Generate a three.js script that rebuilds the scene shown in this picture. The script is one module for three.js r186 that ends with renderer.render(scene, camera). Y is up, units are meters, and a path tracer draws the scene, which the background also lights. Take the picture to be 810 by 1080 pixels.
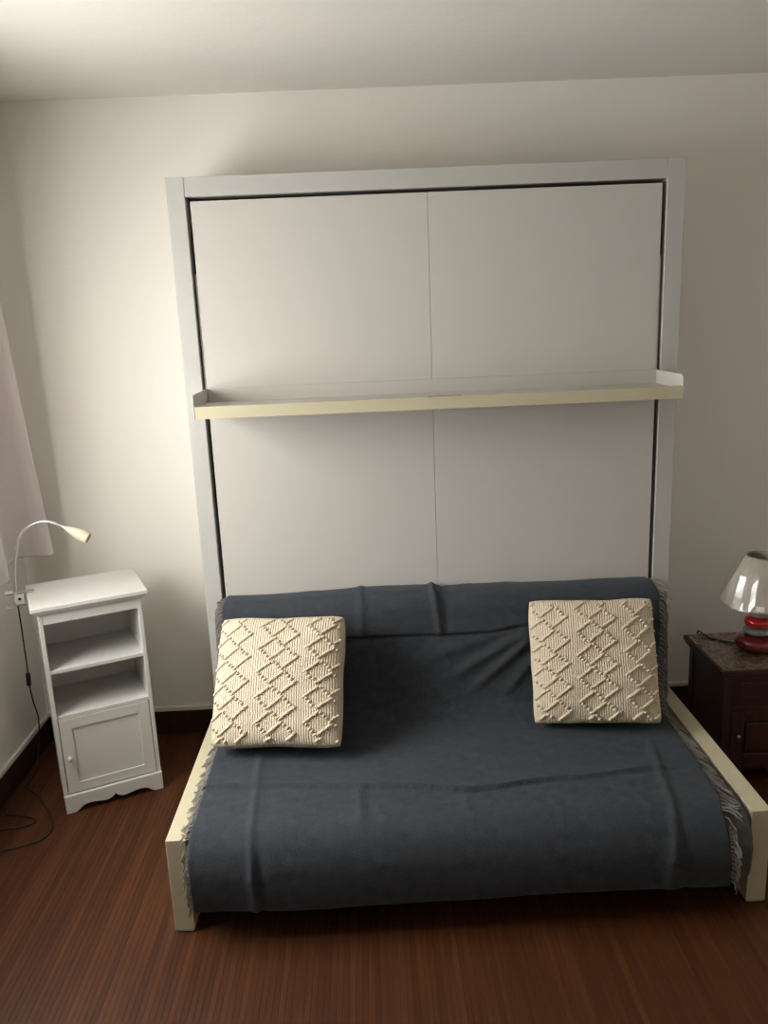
import * as THREE from 'three';
import { RoundedBoxGeometry } from 'three/addons/geometries/RoundedBoxGeometry.js';
import { mergeGeometries, mergeVertices } from 'three/addons/utils/BufferGeometryUtils.js';
import { ImprovedNoise } from 'three/addons/math/ImprovedNoise.js';
import { RectAreaLightUniformsLib } from 'three/addons/lights/RectAreaLightUniformsLib.js';

// ------------------------------------------------------------------ camera, sky, daylight, exposure
const scene = new THREE.Scene();
const camera = new THREE.PerspectiveCamera(64.93, 810 / 1080, 0.05, 60);
camera.position.set(-0.2299, 1.6856, 3.1624);
camera.rotation.order = 'YXZ';
camera.rotation.set(-0.2349, -0.0147, -0.0421);
const renderer = new THREE.WebGLRenderer({ antialias: true });
renderer.toneMapping = THREE.LinearToneMapping;
renderer.toneMappingExposure = 1.18;
renderer.shadowMap.enabled = true;
renderer.shadowMap.type = THREE.PCFSoftShadowMap;
scene.background = new THREE.Color().setRGB(0.85, 0.93, 1.0);
scene.backgroundIntensity = 6;

// room box (metres): back wall z = 0, left wall x = XL
const XL = -1.6493, XR = 2.1, ZF = 4.2, HC = 2.495;
const WIN = { z0: 0.74, z1: 1.66, y0: 0.88, y1: 2.1 };
RectAreaLightUniformsLib.init();
const daylight = new THREE.RectAreaLight(new THREE.Color().setRGB(1.0, 0.965, 0.90), 13.5, WIN.z1 - WIN.z0 - 0.1, WIN.y1 - WIN.y0 - 0.16);
daylight.position.set(XL - 0.10, (WIN.y0 + WIN.y1) / 2, (WIN.z0 + WIN.z1) / 2);
daylight.lookAt(XL + 1.93, (WIN.y0 + WIN.y1) / 2 - 0.7, (WIN.z0 + WIN.z1) / 2);
scene.add(daylight);

// ------------------------------------------------------------------ helpers
let seed = 20231;
const rnd = () => { seed = (seed * 1664525 + 1013904223) >>> 0; return seed / 4294967296; };
const rr = (a, b) => a + (b - a) * rnd();
const perlin = new ImprovedNoise();
const nz3 = (x, y, z = 0) => perlin.noise(x + 31.7, y + 17.3, z + 5.1);
const lerp = (a, b, t) => a + (b - a) * t;
const sstep = (a, b, x) => { const t = Math.min(1, Math.max(0, (x - a) / (b - a))); return t * t * (3 - 2 * t); };
const gauss = (d, w) => Math.exp(-(d * d) / (w * w));
const V = (x, y, z) => new THREE.Vector3(x, y, z);
const taken = {};
function numbered(n) { taken[n] = (taken[n] ?? -1) + 1; return taken[n] ? `${n}_${String(taken[n]).padStart(3, '0')}` : n; }
function shade(m) { m.castShadow = true; m.receiveShadow = true; return m; }
function tag(o, label, category, group) { o.userData.label = label; o.userData.category = category; if (group) o.userData.group = group; return o; }
function thing(name, label, category, pos = [0, 0, 0], turn = 0, group) {
  const g = new THREE.Group(); g.name = numbered(name); g.position.set(...pos); g.rotation.y = turn; scene.add(g);
  return tag(g, label, category, group);
}
function part(name, geo, mat, parent, pos) { const m = shade(new THREE.Mesh(geo, mat)); m.name = name; if (pos) m.position.set(...pos); parent.add(m); return m; }
function struct(name, geo, mat) { const m = shade(new THREE.Mesh(geo, mat)); m.name = name; m.userData.kind = 'structure'; scene.add(m); return m; }
const bx = (x0, x1, y0, y1, z0, z1) => new THREE.BoxGeometry(x1 - x0, y1 - y0, z1 - z0).translate((x0 + x1) / 2, (y0 + y1) / 2, (z0 + z1) / 2);
const rb = (x0, x1, y0, y1, z0, z1, r = 0.002, s = 2) => new RoundedBoxGeometry(x1 - x0, y1 - y0, z1 - z0, s, r).translate((x0 + x1) / 2, (y0 + y1) / 2, (z0 + z1) / 2);
const tube = (pts, r, seg = 40, rad = 8) => new THREE.TubeGeometry(new THREE.CatmullRomCurve3(pts.map(p => V(...p))), seg, r, rad, false);
const plain = g => { const q = g.index ? g.toNonIndexed() : g; for (const k of Object.keys(q.attributes)) if (!['position', 'normal', 'uv'].includes(k)) q.deleteAttribute(k); return q; };
const merge = list => mergeGeometries(list.map(plain));
function tex(w, h, f, { color = true, rx = 1, ry = 1 } = {}) {
  const d = new Uint8Array(w * h * 4);
  for (let j = 0; j < h; j++) for (let i = 0; i < w; i++) {
    const c = f(i / w, j / h, i, j), k = (j * w + i) * 4;
    const a = Array.isArray(c) ? c : [c, c, c];
    for (let q = 0; q < 3; q++) d[k + q] = Math.max(0, Math.min(255, Math.round(a[q] * 255)));
    d[k + 3] = 255;
  }
  const t = new THREE.DataTexture(d, w, h, THREE.RGBAFormat);
  t.wrapS = t.wrapT = THREE.RepeatWrapping; t.magFilter = THREE.LinearFilter; t.minFilter = THREE.LinearMipmapLinearFilter; t.generateMipmaps = true;
  if (color) t.colorSpace = THREE.SRGBColorSpace;
  t.repeat.set(rx, ry); t.needsUpdate = true; return t;
}
// noise that repeats over the unit square
const tn = (u, v, f, s = 0) => { const a = nz3(u * f, v * f, s), b = nz3((u - 1) * f, v * f, s), c = nz3(u * f, (v - 1) * f, s), d = nz3((u - 1) * f, (v - 1) * f, s); return lerp(lerp(a, b, u), lerp(c, d, u), v); };
const std = (rgb, rough, o = {}) => new THREE.MeshPhysicalMaterial({ color: new THREE.Color().setRGB(...rgb), roughness: rough, ...o });

// ------------------------------------------------------------------ materials
const plasterBump = tex(256, 256, (u, v) => 0.5 + 0.35 * tn(u, v, 14) + 0.3 * tn(u, v, 45, 3), { color: false, rx: 2, ry: 2 });
const M = {
  wall: std([0.86, 0.825, 0.765], 0.92, { bumpMap: plasterBump, bumpScale: 0.0007 }),
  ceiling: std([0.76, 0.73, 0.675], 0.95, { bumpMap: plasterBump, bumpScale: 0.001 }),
  lacquer: std([0.495, 0.485, 0.455], 0.42),
  door: std([0.55, 0.525, 0.485], 0.5),
  cream: std([0.58, 0.525, 0.36], 0.45),
  white: std([0.635, 0.625, 0.60], 0.45),
  whiteTrim: std([0.78, 0.77, 0.73], 0.5),
  mattress: std([0.42, 0.41, 0.39], 0.9),
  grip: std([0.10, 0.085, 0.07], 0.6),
  rail: std([0.55, 0.53, 0.49], 0.45, { metalness: 0.3 }),
  steel: std([0.62, 0.61, 0.6], 0.28, { metalness: 0.9 }),
  black: std([0.012, 0.012, 0.012], 0.5),
  pvc: std([0.78, 0.78, 0.76], 0.4),
  glass: std([1, 1, 1], 0.02, { transmission: 1, thickness: 0, ior: 1.5 }),
};
const woodTex = tex(256, 1024, (u, v) => {
  const g = 0.5 + 0.5 * nz3(u * 22, v * 2.2, 1) * 0.9 + 0.32 * nz3(u * 60, v * 6, 4) + 0.22 * nz3(u * 4, v * 9, 9);
  return [0.72 + 0.24 * g, 0.70 + 0.24 * g, 0.68 + 0.24 * g];
});

// ------------------------------------------------------------------ the room
const floorSub = bx(XL - 0.12, XR + 0.12, -0.12, -0.009, -0.12, ZF + 0.12);
const floorObj = struct('floor', floorSub, std([0.05, 0.018, 0.008], 0.8));
{
  const pitch = 0.0163, n = Math.ceil((XR - XL) / pitch);
  const tones = [[0.098, 0.032, 0.009], [0.101, 0.034, 0.010], [0.094, 0.030, 0.009], [0.108, 0.036, 0.011], [0.099, 0.032, 0.009], [0.096, 0.032, 0.010], [0.122, 0.042, 0.013], [0.086, 0.027, 0.008]]
    .map(c => std(c, 0.5, { specularIntensity: 0.55, map: woodTex, bumpMap: woodTex, bumpScale: 0.0004 }));
  for (let i = 0; i < n; i++) {
    const x0 = XL + i * pitch + 0.0002, x1 = Math.min(XR, XL + (i + 1) * pitch - 0.0002), top = rr(-0.0001, 0.0001), ch = 0.0004;
    const s = new THREE.Shape(); s.moveTo(x0, -0.01); s.lineTo(x1, -0.01); s.lineTo(x1, top - ch); s.lineTo(x1 - ch, top); s.lineTo(x0 + ch, top); s.lineTo(x0, top - ch); s.closePath();
    const g = new THREE.ExtrudeGeometry(s, { depth: ZF, bevelEnabled: false });
    const p = g.attributes.position, uv = g.attributes.uv, ou = rnd(), ov = rnd();
    for (let k = 0; k < p.count; k++) uv.setXY(k, ou + (p.getX(k) - x0) * 4, ov + p.getZ(k) / 1.6);
    part(i ? `floor_strip_${String(i).padStart(3, '0')}` : 'floor_strip', g, tones[Math.floor(rnd() * tones.length)], floorObj);
  }
}
const metreUV = (g, sx = 1, sy = 1) => { // box projection in metres
  g = plain(g); const p = g.attributes.position, n = g.attributes.normal, uv = [];
  for (let i = 0; i < p.count; i++) { const ax = Math.abs(n.getX(i)), ay = Math.abs(n.getY(i)), az = Math.abs(n.getZ(i));
    if (ay >= ax && ay >= az) uv.push(p.getX(i) * sx, p.getZ(i) * sy); else if (ax >= az) uv.push(p.getZ(i) * sx, p.getY(i) * sy); else uv.push(p.getX(i) * sx, p.getY(i) * sy); }
  g.setAttribute('uv', new THREE.Float32BufferAttribute(uv, 2)); return g;
};
struct('wall_back', metreUV(bx(XL - 0.25, XR + 0.12, 0, HC, -0.12, 0)), M.wall);
struct('wall_right', metreUV(bx(XR, XR + 0.12, 0, HC, 0, ZF)), M.wall);
struct('wall_front', metreUV(bx(XL - 0.25, XR + 0.12, 0, HC, ZF, ZF + 0.12)), M.wall);
struct('ceiling', metreUV(bx(XL - 0.25, XR + 0.12, HC, HC + 0.12, -0.12, ZF + 0.12)), M.ceiling);
{
  const s = new THREE.Shape(); s.moveTo(0, 0); s.lineTo(ZF, 0); s.lineTo(ZF, HC); s.lineTo(0, HC); s.closePath();
  const h = new THREE.Path(); h.moveTo(WIN.z0, WIN.y0); h.lineTo(WIN.z0, WIN.y1); h.lineTo(WIN.z1, WIN.y1); h.lineTo(WIN.z1, WIN.y0); h.closePath(); s.holes.push(h);
  const g = new THREE.ExtrudeGeometry(s, { depth: 0.22, bevelEnabled: false });
  g.rotateY(-Math.PI / 2); g.translate(XL, 0, 0); // shape x -> world z, depth -> -x
  struct('wall_left', metreUV(g), M.wall);
  // casement window set in the opening
  const { z0, z1, y0, y1 } = WIN, xf = XL - 0.18, zm = (z0 + z1) / 2;
  const fr = struct('window_1', merge([rb(xf, xf + 0.05, y0, y0 + 0.06, z0, z1), rb(xf, xf + 0.05, y1 - 0.06, y1, z0, z1), rb(xf, xf + 0.05, y0 + 0.06, y1 - 0.06, z0, z0 + 0.06), rb(xf, xf + 0.05, y0 + 0.06, y1 - 0.06, z1 - 0.06, z1), rb(xf, xf + 0.05, y0 + 0.06, y1 - 0.06, zm - 0.04, zm + 0.04)]), M.pvc);
  part('pane', bx(xf + 0.022, xf + 0.028, y0 + 0.06, y1 - 0.06, z0 + 0.06, zm - 0.04), M.glass, fr);
  part('pane', bx(xf + 0.022, xf + 0.028, y0 + 0.06, y1 - 0.06, zm + 0.04, z1 - 0.06), M.glass, fr);
  part('window_sill', rb(XL - 0.13, XL + 0.025, y0 - 0.025, y0, z0 - 0.04, z1 + 0.04, 0.006), M.pvc, fr);
}
// dark skirting with a white cap strip
const skirt = std([0.05, 0.017, 0.011], 0.5, { map: woodTex });
const SK = 0.105, SC = 0.124;
function skirting(name, axis, a, b, at, side) {
  const box = (y0, y1, t) => axis === 'x' ? rb(a, b, y0, y1, Math.min(at, at + side * t), Math.max(at, at + side * t), 0.003) : rb(Math.min(at, at + side * t), Math.max(at, at + side * t), y0, y1, a, b, 0.003);
  const m = struct(name, metreUV(box(0.001, SK, 0.012), 3, 0.6), skirt);
  part('cap_strip', box(SK, SC, 0.014), M.whiteTrim, m);
}
skirting('baseboard_back', 'x', XL, XR, 0, 1);
skirting('baseboard_left', 'z', 0.014, ZF - 0.014, XL, 1);
skirting('baseboard_right', 'z', 0.014, ZF - 0.014, XR, -1);
skirting('baseboard_front', 'x', XL, XR, ZF, -1);

// ------------------------------------------------------------------ wall bed
const BD = 0.33, BH = 2.165, BW = 0.86, BI = 0.80, B0 = 0.016;
{
  const bed = thing('wall_bed', 'large white vertical wall bed folded up behind the sofa', 'wall bed');
  part('side_panel', rb(-BW, -BI, 0.001, BH, B0, BD, 0.002), M.lacquer, bed);
  part('side_panel', rb(BI, BW, 0.001, BH, B0, BD, 0.002), M.lacquer, bed);
  part('top_panel', rb(-BI + 0.0006, BI - 0.0006, 2.103, BH - 0.0005, B0, BD - 0.0006, 0.0015), M.lacquer, bed);
  part('back_panel', bx(-BI, BI, 0.06, 2.1, B0, B0 + 0.012), M.lacquer, bed);
  part('mattress', rb(-0.77, 0.77, 0.14, 2.06, 0.06, 0.285, 0.01), M.mattress, bed);
  const z1 = BD - 0.004, z0 = z1 - 0.019;
  part('front_panel', rb(-0.785, -0.0006, 0.12, 2.0895, z0, z1, 0.0012), M.door, bed);
  part('front_panel', rb(0.0006, 0.785, 0.12, 2.0895, z0, z1, 0.0012), M.door, bed);
  for (const s of [-1, 1]) part('lift_arm', rb(Math.min(s * 0.7865, s * 0.794), Math.max(s * 0.7865, s * 0.794), 1.43, 1.86, 0.27, 0.315, 0.002), M.rail, bed);
  // shelf tray across the front: floor, back upstand, rounded end plates, cream front lip
  const sh = part('shelf', rb(-0.7823, 0.7823, 1.408, 1.430, z1 + 0.012, 0.57, 0.001), M.door, bed);
  part('upstand', rb(-0.7823, 0.7823, 1.402, 1.476, z1 + 0.0005, z1 + 0.012, 0.001), M.door, sh);
  part('front_lip', rb(-0.782, 0.782, 1.398, 1.438, 0.57, 0.582, 0.0015), M.cream, sh);
  const es = new THREE.Shape(); es.moveTo(z1 + 0.001, 1.398); es.lineTo(0.583, 1.398); es.lineTo(0.583, 1.458); es.quadraticCurveTo(0.582, 1.472, 0.567, 1.4755); es.lineTo(z1 + 0.001, 1.476); es.closePath();
  for (const s of [-1, 1]) {
    const g = new THREE.ExtrudeGeometry(es, { depth: 0.0045, bevelEnabled: false, curveSegments: 8 }); g.rotateY(-Math.PI / 2); g.translate(s > 0 ? 0.787 : -0.7825, 0, 0);
    part('end_plate', g, M.door, sh);
  }
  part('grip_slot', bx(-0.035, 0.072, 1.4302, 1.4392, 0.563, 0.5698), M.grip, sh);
}

// ------------------------------------------------------------------ sofa
const weave = tex(512, 512, (u, v) => 0.5 + 0.28 * Math.sin(u * 512 * Math.PI / 4) * Math.sin(v * 512 * Math.PI / 4) + 0.35 * tn(u, v, 60, 2) + 0.3 * tn(u, v, 130, 7), { color: false });
const heather = (a, b, amt) => tex(512, 512, (u, v) => { const t = 0.5 + amt * (0.6 * tn(u, v, 120, 1) + 0.5 * tn(u, v, 40, 5) + 0.45 * tn(u, v, 9, 8)) + 0.12 * tn(u * 1, v, 200, 3); return [0, 1, 2].map(k => lerp(a[k], b[k], t)); });
const sofaFabric = new THREE.MeshPhysicalMaterial({ map: heather([0.27, 0.26, 0.25], [0.40, 0.39, 0.37], 0.8), roughness: 0.95, bumpMap: weave, bumpScale: 0.0006, sheen: 0.2, sheenRoughness: 0.6 });
const AX = { l0: -0.8483, l1: -0.7925, r0: 0.7985, r1: 0.8546, z0: 0.336, z1: 1.1827, h: 0.2992 };
{
  const sofa = thing('sofa', 'low grey sofa with cream side arms standing before the wall bed', 'sofa');
  for (const [a, b] of [[AX.l0, AX.l1], [AX.r0, AX.r1]]) {
    const arm = part('arm', rb(a, b, 0.006, AX.h, AX.z0, AX.z1, 0.002), M.cream, sofa);
    part('foot_pad', rb(a + 0.004, b - 0.004, 0.0005, 0.006, AX.z1 - 0.09, AX.z1 - 0.003, 0.001), M.rail, arm);
    part('foot_pad', rb(a + 0.004, b - 0.004, 0.0005, 0.006, AX.z0 + 0.01, AX.z0 + 0.1, 0.001), M.rail, arm);
  }
  const prism = (pts, hw, bev) => {
    const s = new THREE.Shape(); s.moveTo(...pts[0]); s.splineThru ? 0 : 0;
    const crv = new THREE.SplineCurve([...pts, pts[0]].map(p => new THREE.Vector2(...p)));
    s.setFromPoints(crv.getPoints(90));
    const g = new THREE.ExtrudeGeometry(s, { depth: 2 * (hw - bev), bevelEnabled: true, bevelThickness: bev, bevelSize: bev, bevelOffset: -bev, bevelSegments: 4, curveSegments: 4 });
    g.rotateY(-Math.PI / 2); g.translate(hw - bev, 0, 0); return metreUV(g, 5, 5);
  };
  const seat = [[0.37, 0.11], [0.36, 0.20], [0.37, 0.293], [0.45, 0.300], [0.7, 0.300], [1.0, 0.300], [1.14, 0.299], [1.195, 0.276], [1.224, 0.225], [1.226, 0.18], [1.220, 0.13], [1.195, 0.098], [1.1, 0.095], [0.7, 0.095], [0.45, 0.097]];
  part('seat_cushion', prism(seat, 0.7905, 0.012), sofaFabric, sofa);
  const back = [[0.352, 0.315], [0.344, 0.40], [0.343, 0.60], [0.348, 0.692], [0.37, 0.711], [0.43, 0.713], [0.476, 0.70], [0.492, 0.64], [0.505, 0.55], [0.52, 0.42], [0.53, 0.34], [0.515, 0.309], [0.43, 0.306]];
  part('backrest', prism(back, 0.803, 0.014), sofaFabric, sofa);
}

// ------------------------------------------------------------------ throw blanket
{
  const sp = new THREE.CatmullRomCurve3([[0.348, 0.722], [0.39, 0.727], [0.45, 0.727], [0.494, 0.709], [0.508, 0.655], [0.522, 0.56], [0.542, 0.43], [0.563, 0.358], [0.61, 0.327], [0.70, 0.321], [0.9, 0.321], [1.08, 0.321], [1.165, 0.318], [1.212, 0.291], [1.241, 0.235], [1.247, 0.18], [1.244, 0.14], [1.240, 0.106]].map(p => V(0, p[1], p[0])), false, 'centripetal');
  const NS = 260, NU = 240, base = sp.getSpacedPoints(NS);
  const seg = sp.getLength() / NS, nrm = base.map((p, i) => { const a = base[Math.max(0, i - 1)], b = base[Math.min(NS, i + 1)], dz = b.z - a.z, dy = b.y - a.y, l = Math.hypot(dz, dy); return [-dy / l, dz / l]; }); // outward (z,y)
  const inter = (pts, x) => { if (x <= pts[0][0]) return pts[0][1]; for (let i = 1; i < pts.length; i++) if (x <= pts[i][0]) return lerp(pts[i - 1][1], pts[i][1], sstep(pts[i - 1][0], pts[i][0], x)); return pts.at(-1)[1]; };
  const iz = z => { let b = 0, d = 9; base.forEach((p, i) => { if (p.y < 0.34 && p.y > 0.28) { const e = Math.abs(p.z - z); if (e < d) { d = e; b = i; } } }); return b / NS; };
  const iy = y => { let b = 0, d = 9; base.forEach((p, i) => { if (p.z < 0.6 && i > 20) { const e = Math.abs(p.y - y); if (e < d) { d = e; b = i; } } }); return b / NS; };
  const sA = iy(0.6), sJ = iy(0.36), s07 = iz(0.7), s09 = iz(0.9), s11 = iz(1.1), s12 = iz(1.2);
  const left = [[0, -0.772], [sA, -0.772], [sJ, -0.772], [s07, -0.781], [s11, -0.775], [s12, -0.778], [1, -0.772]];
  const right = [[0, 0.765], [sA, 0.765], [sJ, 0.748], [s07, 0.744], [s09, 0.738], [s11, 0.728], [s12, 0.712], [1, 0.722]];
  const creaseZ = [[-0.7, 0.965], [-0.6, 0.972], [-0.2, 1.01], [0.03, 1.047], [0.32, 1.012], [0.6, 0.985], [0.78, 0.97]];
  const creaseY = [[-0.6, 0.606], [-0.2, 0.607], [0, 0.603], [0.15, 0.604], [0.27, 0.62], [0.5, 0.63]];
  const lineD = (x, y, x0, y0, x1, y1) => { const dx = x1 - x0, dy = y1 - y0, l2 = dx * dx + dy * dy, t = ((x - x0) * dx + (y - y0) * dy) / l2; return [Math.abs((x - x0) * dy - (y - y0) * dx) / Math.sqrt(l2), t]; };
  const ridge = (x, y, x0, y0, x1, y1, w, a, f = 0.25) => { const [d, t] = lineD(x, y, x0, y0, x1, y1); return a * gauss(d, w) * sstep(-f, f, t) * (1 - sstep(1 - f, 1 + f, t)); };
  function disp(s, x, p) {
    const y = p.y, z = p.z, L = s * 1.6;
    let d = 0.0028 * nz3(x * 5, L * 6, 1) + 0.0014 * nz3(x * 14, L * 14, 2) + 0.0005 * nz3(x * 40, L * 40, 3);
    if (z < 0.6 && y > 0.33) { // on the backrest
      const cy = inter(creaseY, x), env = sstep(-0.62, -0.45, x) * (1 - sstep(0.22, 0.36, x));
      d += env * 0.009 * sstep(cy - 0.004, cy + 0.003, y) * (1 - 0.6 * sstep(cy + 0.05, cy + 0.14, y));
      d -= env * 0.003 * gauss(y - cy + 0.006, 0.006);
      d += ridge(x, y, -0.013, 0.60, -0.03, 0.76, 0.012, 0.010, 0.12) - 0.004 * gauss(x - 0.012, 0.012) * sstep(0.6, 0.63, y);
      d += ridge(x, y, -0.285, 0.61, -0.285, 0.75, 0.013, 0.005);
      d += ridge(x, y, 0.30, 0.60, 0.03, 0.455, 0.020, 0.011) + ridge(x, y, 0.31, 0.575, 0.12, 0.42, 0.018, 0.012) + ridge(x, y, 0.20, 0.595, -0.1, 0.51, 0.022, 0.007) + ridge(x, y, 0.33, 0.52, 0.22, 0.39, 0.018, 0.008);
      d += 0.006 * gauss(x + 0.15, 0.22) * sstep(0.65, 0.71, y) - 0.006 * gauss(x - 0.03, 0.05) * sstep(0.66, 0.715, y);
    } else if (z > 0.55 && y > 0.2) {
      const cz = inter(creaseZ, x), e = (0.75 + 0.25 * sstep(-0.35, 0.0, x) * (1 - sstep(0.15, 0.5, x))) * (1 - sstep(0.55, 0.72, x));
      d += e * 0.012 * (z < cz ? Math.exp(-(cz - z) / 0.07) : 0) * (z < cz - 0.003 ? 1 : sstep(cz, cz - 0.003, z));
      d -= e * 0.0025 * gauss(z - cz - 0.012, 0.012);
      d += ridge(x, z, -0.63, 0.76, -0.605, 1.25, 0.011, 0.0055, 0.12) + ridge(x, z, -0.31, 0.99, -0.30, 1.18, 0.016, 0.006, 0.2) + ridge(x, z, 0.01, 1.03, 0.0, 1.16, 0.015, 0.003);
      d += ridge(x, z, 0.63, 0.84, 0.56, 1.27, 0.013, 0.007, 0.15) + ridge(x, z, -0.2, 1.13, -0.02, 1.10, 0.012, 0.004);
      d += 0.004 * gauss(x - 0.1, 0.3) * gauss(z - 0.85, 0.12);
    }
    if (z > 1.2) { const q = sstep(0.29, 0.22, y); // front drop
      d += q * (0.006 * gauss(x + 0.603 + 0.02 * (y - 0.2), 0.012) - 0.005 * gauss(x + 0.583, 0.012) + 0.007 * gauss(x - 0.556, 0.016 + 0.05 * (0.25 - y)) - 0.004 * gauss(x - 0.595, 0.014) + 0.004 * nz3(x * 4.5, 3.3, 1) * sstep(0.22, 0.11, y)); }
    return Math.max(d, -0.0045);
  }
  const P = (i, j, off) => { const s = i / NS, b = base[i], n = nrm[i], xl = inter(left, s), xr = inter(right, s), x = lerp(xl, xr, j / NU) + (j === 0 || j === NU ? 0.003 * nz3(i * 0.2, j, 1) : 0); const d = disp(s, x, b) + off; const hem = i > NS - 8 ? 0.010 * nz3(x * 3, 9) * (i - NS + 8) / 8 : 0; return V(x, b.y + n[1] * d + hem, b.z + n[0] * d); };
  const pos = [], uv = [], idx = [], TH = 0.0045;
  const W1 = NU + 1, K = (NS + 1) * W1;
  for (const off of [0, -TH]) for (let i = 0; i <= NS; i++) for (let j = 0; j <= NU; j++) { const p = P(i, j, off); pos.push(p.x, p.y, p.z); uv.push(p.x * 4, i * seg * 4); }
  for (let i = 0; i < NS; i++) for (let j = 0; j < NU; j++) { const a = i * W1 + j, b = a + 1, c = a + W1, d = c + 1; idx.push(a, c, b, b, c, d, K + a, K + b, K + c, K + b, K + d, K + c); }
  const rim = (a, b) => idx.push(a, b, K + a, b, K + b, K + a);
  for (let i = 0; i < NS; i++) { rim((i + 1) * W1, i * W1); rim(i * W1 + NU, (i + 1) * W1 + NU); }
  for (let j = 0; j < NU; j++) { rim(j, j + 1); rim(NS * W1 + j + 1, NS * W1 + j); }
  const g = new THREE.BufferGeometry(); g.setAttribute('position', new THREE.Float32BufferAttribute(pos, 3)); g.setAttribute('uv', new THREE.Float32BufferAttribute(uv, 2)); g.setIndex(idx.flatMap((v, k) => k % 3 ? [] : [idx[k], idx[k + 2], idx[k + 1]])); g.computeVertexNormals();
  // orient: outside should face outwards (check the seat)
  const ny = g.attributes.normal.getY(Math.round(s09 * NS) * W1 + 100); if (ny < 0) { const ix = g.index.array; for (let k = 0; k < ix.length; k += 3) { const t = ix[k + 1]; ix[k + 1] = ix[k + 2]; ix[k + 2] = t; } g.computeVertexNormals(); }
  const throwMat = new THREE.MeshPhysicalMaterial({ map: heather([0.175, 0.19, 0.21], [0.255, 0.275, 0.305], 1.0), roughness: 1, bumpMap: weave, bumpScale: 0.0009, sheen: 0.35, sheenRoughness: 0.5, sheenColor: new THREE.Color().setRGB(0.35, 0.4, 0.48) });
  const th = thing('throw_blanket', 'slate blue woven throw with grey fringe covering the sofa seat and back', 'blanket');
  part('cloth', g, throwMat, th);
  // fringe strands along both side hems
  const strands = [];
  const strand = (pts, r) => strands.push(new THREE.TubeGeometry(new THREE.CatmullRomCurve3(pts), 5, r, 4, false));
  for (const side of [0, 1]) {
    const out = side ? 1 : -1; let clump = 0, lean = 0;
    for (let i = 5; i < NS - 1; i++) for (let k = 0; k < (i % 3 ? 1 : 0); k++) {
      const f = rnd(), p0 = P(i, side ? NU : 0, -0.002).lerp(P(i + 1, side ? NU : 0, -0.002), f), n = nrm[i];
      if (--clump < 0) { clump = 2 + Math.floor(rnd() * 3); lean = rr(-0.7, 1.0); }
      const tang = V(0, base[i + 1].y - base[i].y, base[i + 1].z - base[i].z).normalize();
      const onSeat = base[i].z > 0.62 && base[i].z < 1.19 && base[i].y > 0.29, back = base[i].z < 0.6;
      const len = rr(0.028, 0.048) * (side ? 1.15 : 0.9) * (side && !onSeat ? 1.15 : 1);
      const l1 = lean + rr(-0.22, 0.22), o = out * len * (back ? (side ? 0.55 : 0.55) : onSeat ? 0.85 : side ? 0.45 : 0.4);
      const along = len * (onSeat ? (side ? 0.75 + 0.3 * l1 : 0.3 + 0.6 * l1) : back ? 0.75 + 0.25 * l1 : 0.9 + 0.1 * l1);
      const pts = [];
      for (let t = 0; t <= 4; t++) {
        const a = t / 4, q = p0.clone(); q.x += o * (a - 0.25 * a * a) / 0.75 + 0.003 * (t ? rr(-1, 1) : 0); q.addScaledVector(tang, along * a * a);
        const lift = rr(0, 0.003);
        if (onSeat) { const floorY = side ? (q.x > AX.r0 - 0.002 ? AX.h : 0.303) : (q.x < AX.l1 + 0.002 ? AX.h : 0.303); if (q.z < 1.18) q.y = lerp(p0.y, floorY + 0.0025 + lift, sstep(0, 0.7, a)); else q.y = Math.max(q.y, lerp(p0.y, 0.285, a)) + 0.004; }
        else { q.z += n[0] * lift; if (base[i].z > 1.2) q.z = Math.max(q.z, 1.233); if (back) q.z += 0.004 * Math.sin(a * 3); }
        pts.push(q);
      }
      strand(pts, rr(0.0012, 0.0018));
    }
  }
  const fr = part('fringe', merge(strands), std([0.25, 0.23, 0.21], 0.95), th); fr.userData.kind = 'stuff'; fr.userData.label = 'twisted grey fringe strands along both side hems';
}

// ------------------------------------------------------------------ cushions
const knitBump = tex(1024, 1024, (u, v) => { const rib = Math.pow(Math.abs(Math.sin(u * Math.PI * 54)), 0.7), kn = 0.5 + 0.5 * Math.sin(v * Math.PI * 2 * 70 + Math.PI * Math.floor(u * 54)); return 0.15 + 0.6 * rib + 0.22 * kn * rib + 0.12 * tn(u, v, 90, 3); }, { color: false });
const knitCol = tex(512, 512, (u, v) => { const t = 0.5 + 0.5 * tn(u, v, 12, 1) + 0.3 * tn(u, v, 70, 4); return [0.815 + 0.04 * t, 0.755 + 0.045 * t, 0.66 + 0.05 * t]; });
const knit = new THREE.MeshPhysicalMaterial({ map: knitCol, roughness: 0.95, bumpMap: knitBump, bumpScale: 0.0035, sheen: 0.15, sheenRoughness: 0.7 });
const tuftMat = new THREE.MeshPhysicalMaterial({ map: knitCol, roughness: 0.95, sheen: 0.15, sheenRoughness: 0.7 });
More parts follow.
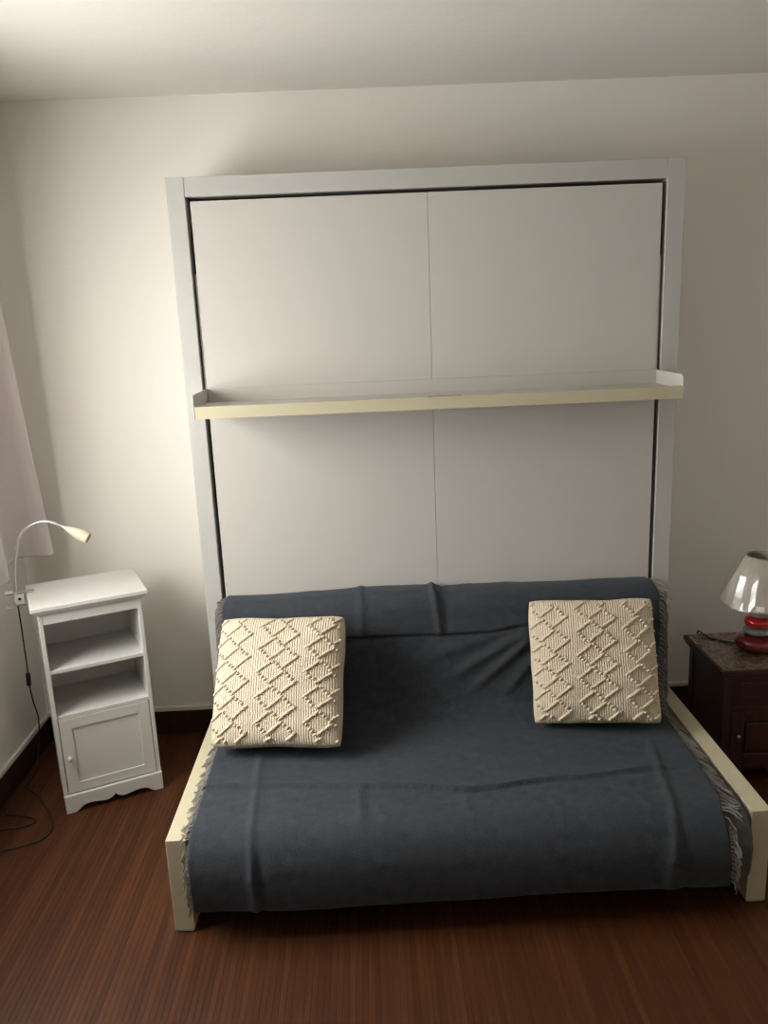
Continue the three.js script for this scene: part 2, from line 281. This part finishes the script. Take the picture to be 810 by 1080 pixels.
function cushion(label, size, pos, yaw, lean, roll, sd, slack) {
  seed = sd;
  const c = thing('throw_cushion', label, 'cushion', pos, 0, 'cream cushions on the sofa'); c.rotation.order = 'YXZ'; c.rotation.set(lean, yaw, roll);
  const H = size / 2, T = 0.072, N = 72;
  const surf = (a, b, s) => { // a,b in -1..1
    const ca = 1 - Math.pow(Math.abs(a), 2.6), cb = 1 - Math.pow(Math.abs(b), 2.6);
    const cr = 1 - 0.038 * Math.pow(Math.abs(a * b), 7), x = a * H * cr * (1 - 0.025 * (1 - b * b)) + 0.004 * nz3(b * 2, a, sd), y = b * H * cr * (1 - 0.03 * (1 - a * a)) + 0.003 * nz3(a * 2.3, b, sd + 4);
    const t = T * Math.pow(Math.max(0, ca * cb), 0.42) * (1 + 0.12 * nz3(a * 1.3, b * 1.3, sd)) + 0.006;
    return V(x, y, s * t);
  };
  const pos2 = [], uv = [], idx = [], W = N + 1, K = W * W;
  const ease = t => Math.sin(t * Math.PI / 2) * 0.55 + t * 0.45;
  for (const s of [1, -1]) for (let i = 0; i <= N; i++) for (let j = 0; j <= N; j++) { const a = ease(j / N * 2 - 1), b = ease(i / N * 2 - 1), p = surf(a, b, s); pos2.push(p.x, p.y, p.z); uv.push(a * 0.5 + 0.5, b * 0.5 + 0.5); }
  for (let i = 0; i < N; i++) for (let j = 0; j < N; j++) { const q = i * W + j; idx.push(q, q + 1, q + W, q + 1, q + W + 1, q + W, K + q, K + q + W, K + q + 1, K + q + 1, K + q + W, K + q + W + 1); }
  const ring = []; for (let j = 0; j < N; j++) ring.push(j); for (let i = 0; i < N; i++) ring.push(i * W + N); for (let j = N; j > 0; j--) ring.push(N * W + j); for (let i = N; i > 0; i--) ring.push(i * W);
  ring.forEach((a, k) => { const b = ring[(k + 1) % ring.length]; idx.push(a, K + a, b, b, K + a, K + b); });
  const g = new THREE.BufferGeometry(); g.setAttribute('position', new THREE.Float32BufferAttribute(pos2, 3)); g.setAttribute('uv', new THREE.Float32BufferAttribute(uv, 2)); g.setIndex(idx); g.computeVertexNormals();
  part('cover', g, knit, c);
  // tufted lattice: three bands of solid rising bars crossed by rows of bobbles
  const beads = [], dot = new THREE.IcosahedronGeometry(1, 1);
  const put = (u, v, ru, rv, rz, ang) => { if (Math.abs(u) > 0.965 || Math.abs(v) > 0.93) return; const p = surf(u, v, 1), e = 0.01, px = surf(u + e, v, 1).sub(p).normalize(), py = surf(u, v + e, 1).sub(p).normalize(), n = px.clone().cross(py).normalize(); const x2 = px.clone().multiplyScalar(Math.cos(ang)).addScaledVector(py, Math.sin(ang)), y2 = n.clone().cross(x2); const m = new THREE.Matrix4().makeBasis(x2.multiplyScalar(ru), y2.multiplyScalar(rv), n.multiplyScalar(rz)).setPosition(p.addScaledVector(n.clone().normalize(), 0.0012)); beads.push(dot.clone().applyMatrix4(m)); };
  const per = 0.373, w = 0.31, rise = 0.56;   // in units of half the cushion
  for (const uc of [-0.72, 0.03, 0.77]) {
    const ph = rr(-0.05, 0.05);
    for (let k = -3; k < 7; k++) {
      const v0 = -1.0 + k * per + ph;
      // rising bar in three thick strokes, each jumping a little at the crossings
      for (let q = 0; q < 3; q++) for (let t = q / 3 + 0.01; t <= (q + 1) / 3 + 0.005; t += 0.02) put(uc - w + 2 * w * t + rr(-0.004, 0.004), v0 + rise * t + (q - 1) * 0.035 - 0.1 * (t - (q + 0.5) / 3) + rr(-0.005, 0.005), rr(0.0058, 0.0072), rr(0.0040, 0.0051), rr(0.0050, 0.0062), 0.55);
      // falling row of bobbles
      for (let q = 0; q < 3; q++) for (const f of [0.22, 0.45, 0.68, 0.9]) { const t = (q + f) / 3; put(uc - w + 2 * w * t + rr(-0.01, 0.01), v0 - rise * t + rr(-0.012, 0.012), rr(0.0056, 0.0068), rr(0.0042, 0.0050), rr(0.0058, 0.0068), rr(0.35, 0.75)); }
    }
  }
  const tf = part('tufting', merge(beads), tuftMat, c); tf.userData.kind = 'stuff'; tf.userData.label = 'raised diamond lattice of knotted bobbles';
  return c;
}
cushion('cream knitted diamond-pattern cushion at the sofa end nearest the white cabinet', 0.436, [-0.562, 0.535, 0.690], -0.161, -0.640, 0.035, 77, 1);
cushion('cream knitted diamond-pattern cushion at the sofa end nearest the nightstand', 0.420, [0.4923, 0.534, 0.648], -0.1585, -0.441, 0.032, 913, 1);

// ------------------------------------------------------------------ white storage cabinet
{
  const kt = 0.433, W = 0.3868, D = 0.3083, H = 0.7872;
  const o = V(-1.3925, 0, 0.5883);
  const c = thing('storage_cabinet', 'narrow white wooden cabinet with two open shelves and one door', 'cabinet', [o.x, 0, o.z], kt);
  // local x: 0..W along the front, local z: 0 front edge of the top .. -D
  const b0 = 0.0215, b1 = 0.3645, zf = -0.02, zb = -D + 0.006;
  part('top_board', rb(0, W, H - 0.016, H, -D, 0, 0.003), M.white, c);
  part('cornice', merge([rb(0.006, W - 0.006, H - 0.024, H - 0.016, -D + 0.002, -0.006, 0.003), rb(0.014, W - 0.014, H - 0.032, H - 0.024, -D + 0.004, -0.013, 0.003)]), M.white, c);
  part('side_panel', rb(b0, b0 + 0.014, 0.001, H - 0.032, zb, zf, 0.0015), M.white, c);
  part('side_panel', rb(b1 - 0.014, b1, 0.001, H - 0.032, zb, zf, 0.0015), M.white, c);
  part('back_panel', bx(b0 + 0.014, b1 - 0.014, 0.04, H - 0.032, zb, zb + 0.006), M.white, c);
  part('top_rail', rb(b0 + 0.014, b1 - 0.014, 0.718, H - 0.032, zf - 0.016, zf - 0.001, 0.001), M.white, c);
  part('shelf', rb(b0 + 0.014, b1 - 0.014, 0.533, 0.547, zb + 0.006, zf - 0.003, 0.0015), M.white, c);
  part('shelf', rb(b0 + 0.014, b1 - 0.014, 0.360, 0.373, zb + 0.006, zf - 0.003, 0.0015), M.white, c);
  part('bottom_board', rb(b0 + 0.014, b1 - 0.014, 0.055, 0.068, zb + 0.006, zf - 0.02, 0.0015), M.white, c);
  // scalloped plinth
  const s = new THREE.Shape(), xm = (b0 + b1) / 2; s.moveTo(b0, 0.001); s.lineTo(b0 + 0.03, 0.001);
  s.bezierCurveTo(b0 + 0.045, 0.004, b0 + 0.05, 0.022, b0 + 0.075, 0.024); s.bezierCurveTo(xm - 0.06, 0.026, xm - 0.045, 0.014, xm - 0.025, 0.017); s.quadraticCurveTo(xm - 0.008, 0.022, xm, 0.034);
  s.quadraticCurveTo(xm + 0.008, 0.022, xm + 0.025, 0.017); s.bezierCurveTo(xm + 0.045, 0.014, xm + 0.06, 0.026, b1 - 0.075, 0.024); s.bezierCurveTo(b1 - 0.05, 0.022, b1 - 0.045, 0.004, b1 - 0.03, 0.001); s.lineTo(b1, 0.001); s.lineTo(b1, 0.069); s.lineTo(b0, 0.069); s.closePath();
  const pg = new THREE.ExtrudeGeometry(s, { depth: 0.012, bevelEnabled: true, bevelSize: 0.001, bevelThickness: 0.001, bevelOffset: -0.001, bevelSegments: 1, curveSegments: 10 }); pg.translate(0, 0, zf + 0.001);
  part('plinth', pg, M.white, c);
  // door: rails and stiles with a raised bead around a recessed panel
  const d0 = b0 + 0.0165, d1 = b1 - 0.0165, e0 = 0.0715, e1 = 0.358, st = 0.040, z0 = zf - 0.016, z1 = zf;
  const door = part('door', merge([rb(d0, d0 + st, e0, e1, z0, z1, 0.001), rb(d1 - st, d1, e0, e1, z0, z1, 0.001), rb(d0 + st, d1 - st, e0, e0 + 0.036, z0, z1, 0.001), rb(d0 + st, d1 - st, e1 - 0.038, e1, z0, z1, 0.001)]), M.white, c);
  part('door_panel', rb(d0 + st - 0.002, d1 - st + 0.002, e0 + 0.034, e1 - 0.036, z0, z1 - 0.005, 0.001), M.white, door);
  const kg = new THREE.LatheGeometry([[0, 0.02], [0.005, 0.0195], [0.0085, 0.0165], [0.0095, 0.0125], [0.008, 0.009], [0.0045, 0.006], [0.004, 0.002], [0.006, 0]].map(p => new THREE.Vector2(p[0], p[1])), 20); kg.rotateX(Math.PI / 2);
  part('knob', kg, M.white, door, [0.058, 0.211, z1]);
}

// ------------------------------------------------------------------ clamp lamp on the cabinet
{
  const kt = 0.433, ex = V(Math.cos(kt), 0, -Math.sin(kt)), H = 0.7872;
  const e = V(-1.483, H, 0.393); // on the cabinet top's side edge
  const l = thing('clamp_lamp', 'silver gooseneck clamp lamp with cream shade clipped to the white cabinet', 'lamp', [e.x, H, e.z], kt);
  part('clamp_jaw', rb(-0.062, 0.026, 0.0005, 0.0065, -0.011, 0.011, 0.002), M.steel, l);
  part('clamp_jaw', rb(-0.066, 0.016, -0.042, -0.036, -0.011, 0.011, 0.002), M.steel, l);
  part('clamp_body', rb(-0.040, -0.008, -0.037, 0.002, -0.009, 0.009, 0.003), M.pvc, l);
  part('clamp_grip', rb(-0.068, -0.042, 0.0055, 0.012, -0.012, 0.012, 0.003), M.pvc, l);
  part('clamp_grip', rb(-0.070, -0.046, -0.047, -0.040, -0.012, 0.012, 0.003), M.pvc, l);
  part('clamp_spring', new THREE.CylinderGeometry(0.005, 0.005, 0.024, 14).rotateX(Math.PI / 2).translate(-0.024, -0.018, 0), M.black, l);
  const inv = p => { const q = p.clone().sub(V(e.x, H, e.z)); return q.applyAxisAngle(V(0, 1, 0), -kt); };
  const neck = [[-1.513, 0.792, 0.407], [-1.508, 0.85, 0.407], [-1.498, 0.91, 0.407], [-1.486, 0.955, 0.407], [-1.462, 1.008, 0.407], [-1.416, 1.040, 0.407], [-1.365, 1.047, 0.407], [-1.315, 1.026, 0.407]].map(p => inv(V(...p)));
  part('gooseneck', new THREE.TubeGeometry(new THREE.CatmullRomCurve3(neck), 70, 0.0048, 10), M.steel, l);
  const a = neck.at(-1), b = inv(V(-1.230, 0.981, 0.412)), dir = b.clone().sub(a), L = dir.length(); dir.normalize();
  const q = new THREE.Quaternion().setFromUnitVectors(V(0, 1, 0), dir);
  const coll = part('lamp_collar', new THREE.CylinderGeometry(0.0062, 0.0056, 0.014, 14).translate(0, 0.003, 0), M.rail, l); coll.position.copy(a); coll.quaternion.copy(q);
  const prof = [[0.006, 0.008], [0.010, 0.02], [0.0145, 0.036], [0.0185, 0.054], [0.0205, 0.070], [0.0205, 0.082], [0.0195, L], [0.0185, L], [0.0192, 0.08], [0.017, 0.054], [0.013, 0.036], [0.0085, 0.02], [0.0045, 0.01]].map(p => new THREE.Vector2(...p));
  const shd = part('lamp_shade', new THREE.LatheGeometry(prof, 28), std([0.80, 0.74, 0.55], 0.4, { transmission: 0.25, thickness: 0 }), l); shd.position.copy(a); shd.quaternion.copy(q);
  const cordPts = [[-1.513, 0.752, 0.407], [-1.518, 0.70, 0.395], [-1.535, 0.58, 0.36], [-1.552, 0.48, 0.325], [-1.566, 0.41, 0.30], [-1.585, 0.30, 0.25], [-1.602, 0.19, 0.19], [-1.612, 0.08, 0.20], [-1.605, 0.006, 0.28], [-1.60, 0.004, 0.37], [-1.529, 0.004, 0.448], [-1.436, 0.004, 0.575], [-1.398, 0.004, 0.661], [-1.409, 0.004, 0.713], [-1.461, 0.004, 0.744], [-1.53, 0.004, 0.769], [-1.61, 0.004, 0.80], [-1.615, 0.004, 0.95]].map(p => inv(V(...p)));
  const cord = part('power_cord', new THREE.TubeGeometry(new THREE.CatmullRomCurve3(cordPts), 200, 0.0028, 7), M.black, l);
  const sw = part('cord_switch', new RoundedBoxGeometry(0.017, 0.062, 0.014, 3, 0.005), M.black, cord);
  const sa = inv(V(-1.566, 0.41, 0.30)), sb = inv(V(-1.552, 0.48, 0.325)); sw.position.copy(sa); sw.quaternion.setFromUnitVectors(V(0, 1, 0), sb.sub(sa).normalize());
}
{
  const cable = shade(new THREE.Mesh(tube([[-1.625, 0.0035, 0.50], [-1.60, 0.0035, 0.553], [-1.549, 0.0035, 0.568], [-1.486, 0.0035, 0.592], [-1.474, 0.0035, 0.606], [-1.50, 0.0035, 0.632], [-1.56, 0.0035, 0.645], [-1.61, 0.0035, 0.655], [-1.62, 0.0035, 0.70]], 0.003, 80, 7), M.black)); cable.name = 'floor_cable'; scene.add(cable);
  tag(cable, 'short black cable looping on the floor beside the left wall', 'cable');
}

// ------------------------------------------------------------------ nightstand
const mahog = std([0.062, 0.019, 0.012], 0.38, { map: woodTex, clearcoat: 0.25, clearcoatRoughness: 0.3 });
const marble = new THREE.MeshPhysicalMaterial({ roughness: 0.25, clearcoat: 0.4, clearcoatRoughness: 0.15, map: tex(512, 512, (u, v) => {
  const wx = 0.5 * tn(u, v, 5, 2), wy = 0.5 * tn(u, v, 5, 7); const a = Math.abs(nz3(u * 9 + wx * 4, v * 9 + wy * 4, 4)), b = Math.abs(nz3(u * 17 + wy * 5, v * 17 + wx * 5, 9));
  const vein = Math.pow(1 - Math.min(1, a * 2.4), 2) * 0.55 + Math.pow(1 - Math.min(1, b * 3), 3) * 0.35, cl = 0.5 + 0.9 * tn(u, v, 8, 11) + 0.4 * tn(u, v, 22, 1), p = 0.5 + 0.7 * tn(u, v, 60, 6);
  return [0.27 + 0.13 * cl + 0.30 * vein + 0.07 * p, 0.205 + 0.115 * cl + 0.28 * vein + 0.065 * p, 0.165 + 0.10 * cl + 0.25 * vein + 0.06 * p]; }) });
{
  const X0 = 0.9543, X1 = 1.40, Z0 = 0.2637, Z1 = 0.6025, H = 0.4515;
  const n = thing('nightstand', 'dark mahogany nightstand with brown marble top at the right edge', 'nightstand');
  part('marble_top', metreUV(rb(X0 + 0.008, X1 - 0.008, H - 0.018, H, Z0 + 0.004, Z1 - 0.008, 0.003), 3, 3), marble, n);
  part('top_moulding', metreUV(merge([rb(X0, X1, H - 0.020, H - 0.004, Z0, Z0 + 0.004, 0.001), rb(X0, X0 + 0.008, H - 0.022, H - 0.003, Z0, Z1, 0.003), rb(X1 - 0.008, X1, H - 0.022, H - 0.003, Z0, Z1, 0.003), rb(X0, X1, H - 0.022, H - 0.003, Z1 - 0.008, Z1, 0.003), rb(X0 + 0.006, X1 - 0.006, H - 0.036, H - 0.0185, Z0 + 0.004, Z1 - 0.006, 0.005)]), 1, 1), mahog, n);
  const a = X0 + 0.022, b = X1 - 0.022, zf = Z1 - 0.02, zb = Z0 + 0.012, yt = H - 0.036;
  for (const [x, z] of [[a, zf - 0.034], [b - 0.034, zf - 0.034], [a, zb], [b - 0.034, zb]]) part('corner_post', metreUV(rb(x, x + 0.034, 0.001, yt, z, z + 0.034, 0.003), 3, 0.7), mahog, n);
  for (const x of [a + 0.006, b - 0.018]) part('side_panel', metreUV(merge([rb(x + 0.002, x + 0.010, 0.06, yt, zb + 0.03, zf - 0.03, 0.001), rb(x - 0.003, x + 0.012, 0.055, 0.105, zb + 0.032, zf - 0.032, 0.002), rb(x - 0.003, x + 0.012, yt - 0.05, yt, zb + 0.032, zf - 0.032, 0.002)]), 3, 0.7), mahog, n);
  part('back_panel', rb(a + 0.03, b - 0.03, 0.05, yt, zb + 0.004, zb + 0.012, 0.001), mahog, n);
  part('bottom_board', rb(a + 0.02, b - 0.02, 0.050, 0.066, zb + 0.01, zf - 0.004, 0.002), mahog, n);
  part('front_rail', metreUV(rb(a + 0.033, b - 0.033, 0.281, 0.301, zf - 0.03, zf - 0.002, 0.002), 0.7, 3), mahog, n);
  const dr = part('drawer', metreUV(rb(a + 0.036, b - 0.036, 0.303, yt - 0.006, zf - 0.028, zf - 0.001, 0.003), 0.7, 3), mahog, n);
  part('drawer_bead', metreUV(rb(a + 0.056, b - 0.056, 0.320, yt - 0.024, zf - 0.004, zf + 0.003, 0.003), 0.7, 3), mahog, dr);
  const brass = std([0.45, 0.38, 0.3], 0.3, { metalness: 0.85 });
  const kn = () => new THREE.LatheGeometry([[0, 0.018], [0.005, 0.017], [0.0075, 0.013], [0.0065, 0.009], [0.003, 0.006], [0.003, 0]].map(p => new THREE.Vector2(...p)), 18).rotateX(Math.PI / 2);
  part('knob', kn(), brass, dr, [(a + b) / 2, 0.356, zf + 0.003]);
  const e0 = a + 0.036, e1 = b - 0.036, y0 = 0.068, y1 = 0.279, st = 0.048;
  const door = part('door', metreUV(merge([rb(e0, e0 + st, y0, y1, zf - 0.024, zf - 0.002, 0.002), rb(e1 - st, e1, y0, y1, zf - 0.024, zf - 0.002, 0.002), rb(e0 + st, e1 - st, y0, y0 + 0.045, zf - 0.024, zf - 0.002, 0.002), rb(e0 + st, e1 - st, y1 - 0.04, y1, zf - 0.024, zf - 0.002, 0.002)]), 3, 0.7), mahog, n);
  part('door_panel', metreUV(rb(e0 + st + 0.008, e1 - st - 0.008, y0 + 0.053, y1 - 0.048, zf - 0.02, zf - 0.005, 0.004), 3, 0.7), mahog, door);
  part('door_panel_back', rb(e0 + st - 0.002, e1 - st + 0.002, y0 + 0.043, y1 - 0.038, zf - 0.022, zf - 0.016, 0.001), mahog, door);
  part('knob', kn(), brass, door, [e0 + 0.024, 0.188, zf - 0.002]);
}

// ------------------------------------------------------------------ pebble lamp
{
  const y = 0.4515, l = thing('table_lamp', 'pebble-stack table lamp of red and grey stones with plastic-wrapped beige shade', 'lamp', [1.158, y, 0.435]);
  const peb = (r, h) => { const p = []; for (let i = 0; i <= 20; i++) { const t = -Math.PI / 2 + Math.PI * i / 20; p.push(new THREE.Vector2(Math.max(0, r * Math.pow(Math.cos(t), 0.62)), h / 2 * Math.sign(Math.sin(t)) * Math.pow(Math.abs(Math.sin(t)), 0.92))); } return new THREE.LatheGeometry(p, 40); };
  const gl = { clearcoat: 1, clearcoatRoughness: 0.06 };
  const darkRed = std([0.16, 0.008, 0.010], 0.25, gl), red = std([0.48, 0.012, 0.014], 0.22, gl), grey = std([0.23, 0.25, 0.25], 0.3, gl), taupe = std([0.30, 0.27, 0.23], 0.35, gl);
  part('base_pebble', peb(0.075, 0.062), darkRed, l, [-0.004, 0.0312, 0]);
  part('pebble', peb(0.050, 0.030), grey, l, [-0.002, 0.075, 0]);
  part('pebble', peb(0.0455, 0.043), red, l, [-0.004, 0.1085, 0]);
  part('pebble', peb(0.040, 0.026), taupe, l, [0.001, 0.140, 0]);
  part('neck', new THREE.CylinderGeometry(0.011, 0.013, 0.075, 18).translate(0, 0.185, 0), M.steel, l);
  const s0 = 0.186, s1 = 0.358, R0 = 0.134, R1 = 0.055;
  const shape = (e) => [[R0 + e, s0], [lerp(R0, R1, 0.5) + e, (s0 + s1) / 2], [R1 + e, s1], [R1 + e - 0.002, s1], [R0 + e - 0.002, s0], [R0 + e, s0]].map(p => new THREE.Vector2(...p));
  const shd = part('lamp_shade', new THREE.LatheGeometry(shape(0), 56), std([0.50, 0.45, 0.37], 0.85, { transmission: 0.2, thickness: 0 }), l);
  part('shade_rim', merge([new THREE.TorusGeometry(R1, 0.002, 6, 48).rotateX(Math.PI / 2).translate(0, s1, 0), new THREE.TorusGeometry(R0, 0.002, 6, 64).rotateX(Math.PI / 2).translate(0, s0, 0)]), std([0.3, 0.27, 0.22], 0.7), shd);
  const spd = []; for (let k = 0; k < 3; k++) { const a = k * 2.094 + 0.4; spd.push(tube([[0.012 * Math.cos(a), 0.222, 0.012 * Math.sin(a)], [0.04 * Math.cos(a), 0.30, 0.04 * Math.sin(a)], [0.052 * Math.cos(a), s1 - 0.004, 0.052 * Math.sin(a)]], 0.0013, 8, 6)); }
  part('shade_carrier', merge(spd), M.steel, l);
  // clear plastic wrap, creased along the slope
  const NA = 44, NH = 6, pos = [], idx = [];
  const colA = [], colD = []; for (let j = 0; j < NA; j++) { colA.push((j + rr(-0.38, 0.38)) / NA * Math.PI * 2); colD.push(rr(0, 1)); }
  for (let i = 0; i <= NH; i++) for (let j = 0; j < NA; j++) {
    const t = i / NH, a = colA[j] + 0.05 * nz3(j * 0.7, i * 0.6, 2), d = 0.0022 + 0.0075 * colD[j] * (0.7 + 0.3 * Math.sin(Math.PI * t * (0.6 + 0.5 * colD[(j * 7) % NA]))) * (j % 2 ? 1 : 0.2) + 0.019 * (t < 0.75 ? t / 0.75 : (1 - t) / 0.25) + 0.0032 * Math.abs(nz3(j * 1.7, i * 0.77, 4));
    const r = (lerp(R0, R1, t) + d) / Math.cos(0.08); pos.push(r * Math.cos(a), lerp(s0 - 0.003, s1 + 0.003, t), r * Math.sin(a));
  }
  for (let i = 0; i < NH; i++) for (let j = 0; j < NA; j++) { const a = i * NA + j, b = i * NA + (j + 1) % NA; idx.push(a, a + NA, b, b, a + NA, b + NA); }
  let g = new THREE.BufferGeometry(); g.setAttribute('position', new THREE.Float32BufferAttribute(pos, 3)); g.setIndex(idx); g = g.toNonIndexed(); g.computeVertexNormals();
  g.setAttribute('uv', new THREE.Float32BufferAttribute(new Float32Array(g.attributes.position.count * 2), 2));
  part('plastic_wrap', g, std([1, 1, 1], 0.1, { transmission: 1, thickness: 0, ior: 1.6 }), shd);
  part('price_sticker', new THREE.CylinderGeometry(0.1275, 0.1325, 0.017, 8, 1, true, -0.55, 0.2).translate(0, s0 + 0.014, 0), std([0.8, 0.79, 0.77], 0.5), shd);
  part('power_cord', tube([[-0.055, 0.005, -0.045], [-0.095, 0.0035, -0.085], [-0.128, 0.0035, -0.118], [-0.138, 0.008, -0.135], [-0.140, 0.008, -0.165], [-0.140, 0.004, -0.190], [-0.138, -0.05, -0.197], [-0.13, -0.20, -0.20], [-0.05, -0.447, -0.27], [0.1, -0.447, -0.29]], 0.003, 60, 7), M.black, l);
}

// ------------------------------------------------------------------ curtain
{
  const c = thing('curtain', 'grey lilac curtain hanging beside the window above the white cabinet', 'curtain');
  const low = [[-1.615, 0.80], [-1.585, 0.72], [-1.575, 0.62], [-1.60, 0.55], [-1.59, 0.48], [-1.562, 0.42], [-1.556, 0.345], [-1.60, 0.30], [-1.622, 0.24], [-1.618, 0.17], [-1.60, 0.148], [-1.55, 0.136], [-1.492, 0.134], [-1.481, 0.12], [-1.50, 0.085], [-1.56, 0.06]];
  const top = [[-1.60, 0.86], [-1.575, 0.80], [-1.57, 0.72], [-1.60, 0.66], [-1.595, 0.60], [-1.565, 0.55], [-1.56, 0.49], [-1.60, 0.44], [-1.62, 0.39], [-1.615, 0.33], [-1.60, 0.30], [-1.56, 0.29], [-1.52, 0.287], [-1.512, 0.275], [-1.53, 0.24], [-1.58, 0.215]];
  const NH = 60, NW = 150, cl = new THREE.CatmullRomCurve3(low.map(p => V(p[0], 0, p[1]))), ct = new THREE.CatmullRomCurve3(top.map(p => V(p[0], 0, p[1])));
  const yLow = u => lerp(0.820, 0.848, sstep(0.5, 0.66, u)), yt = 2.36, pos = [], uv = [], idx = [];
  for (let i = 0; i <= NH; i++) for (let j = 0; j <= NW; j++) { const t = i / NH, u = j / NW, a = cl.getPoint(u), b = ct.getPoint(u), k = Math.pow(t, 0.95), p = a.lerp(b, k); pos.push(p.x + 0.003 * nz3(u * 9, t * 4), lerp(yLow(u), yt, t), p.z + 0.004 * nz3(u * 7, t * 3, 5)); uv.push(u * 5, t * 6); }
  for (let i = 0; i < NH; i++) for (let j = 0; j < NW; j++) { const a = i * (NW + 1) + j; idx.push(a, a + 1, a + NW + 1, a + 1, a + NW + 2, a + NW + 1); }
  const g = new THREE.BufferGeometry(); g.setAttribute('position', new THREE.Float32BufferAttribute(pos, 3)); g.setAttribute('uv', new THREE.Float32BufferAttribute(uv, 2)); g.setIndex(idx); g.computeVertexNormals();
  part('curtain_panel', g, new THREE.MeshPhysicalMaterial({ color: new THREE.Color().setRGB(0.88, 0.825, 0.82), roughness: 0.9, transmission: 0.5, thickness: 0, bumpMap: weave, bumpScale: 0.0004, side: THREE.DoubleSide }), c);
  const hem = []; for (let j = 0; j <= 60; j++) { const p = cl.getPoint(j / 60); hem.push(V(p.x, yLow(j / 60) + 0.001, p.z)); }
  part('hem', new THREE.TubeGeometry(new THREE.CatmullRomCurve3(hem), 150, 0.0022, 6), std([0.5, 0.46, 0.455], 0.9), c);
  const rod = thing('curtain_rod', 'plain metal curtain rod above the window', 'curtain rod');
  part('pole', new THREE.CylinderGeometry(0.012, 0.012, 2.1, 16).rotateX(Math.PI / 2).translate(-1.575, 2.372, 1.28), M.steel, rod);
  for (const z of [0.24, 2.32]) { part('finial', new THREE.SphereGeometry(0.02, 16, 12).translate(-1.575, 2.372, z), M.steel, rod); }
  for (const z of [0.3, 2.26]) part('bracket', rb(XL + 0.0005, -1.567, 2.364, 2.38, z - 0.008, z + 0.008, 0.002), M.steel, rod);
}
renderer.render(scene, camera);
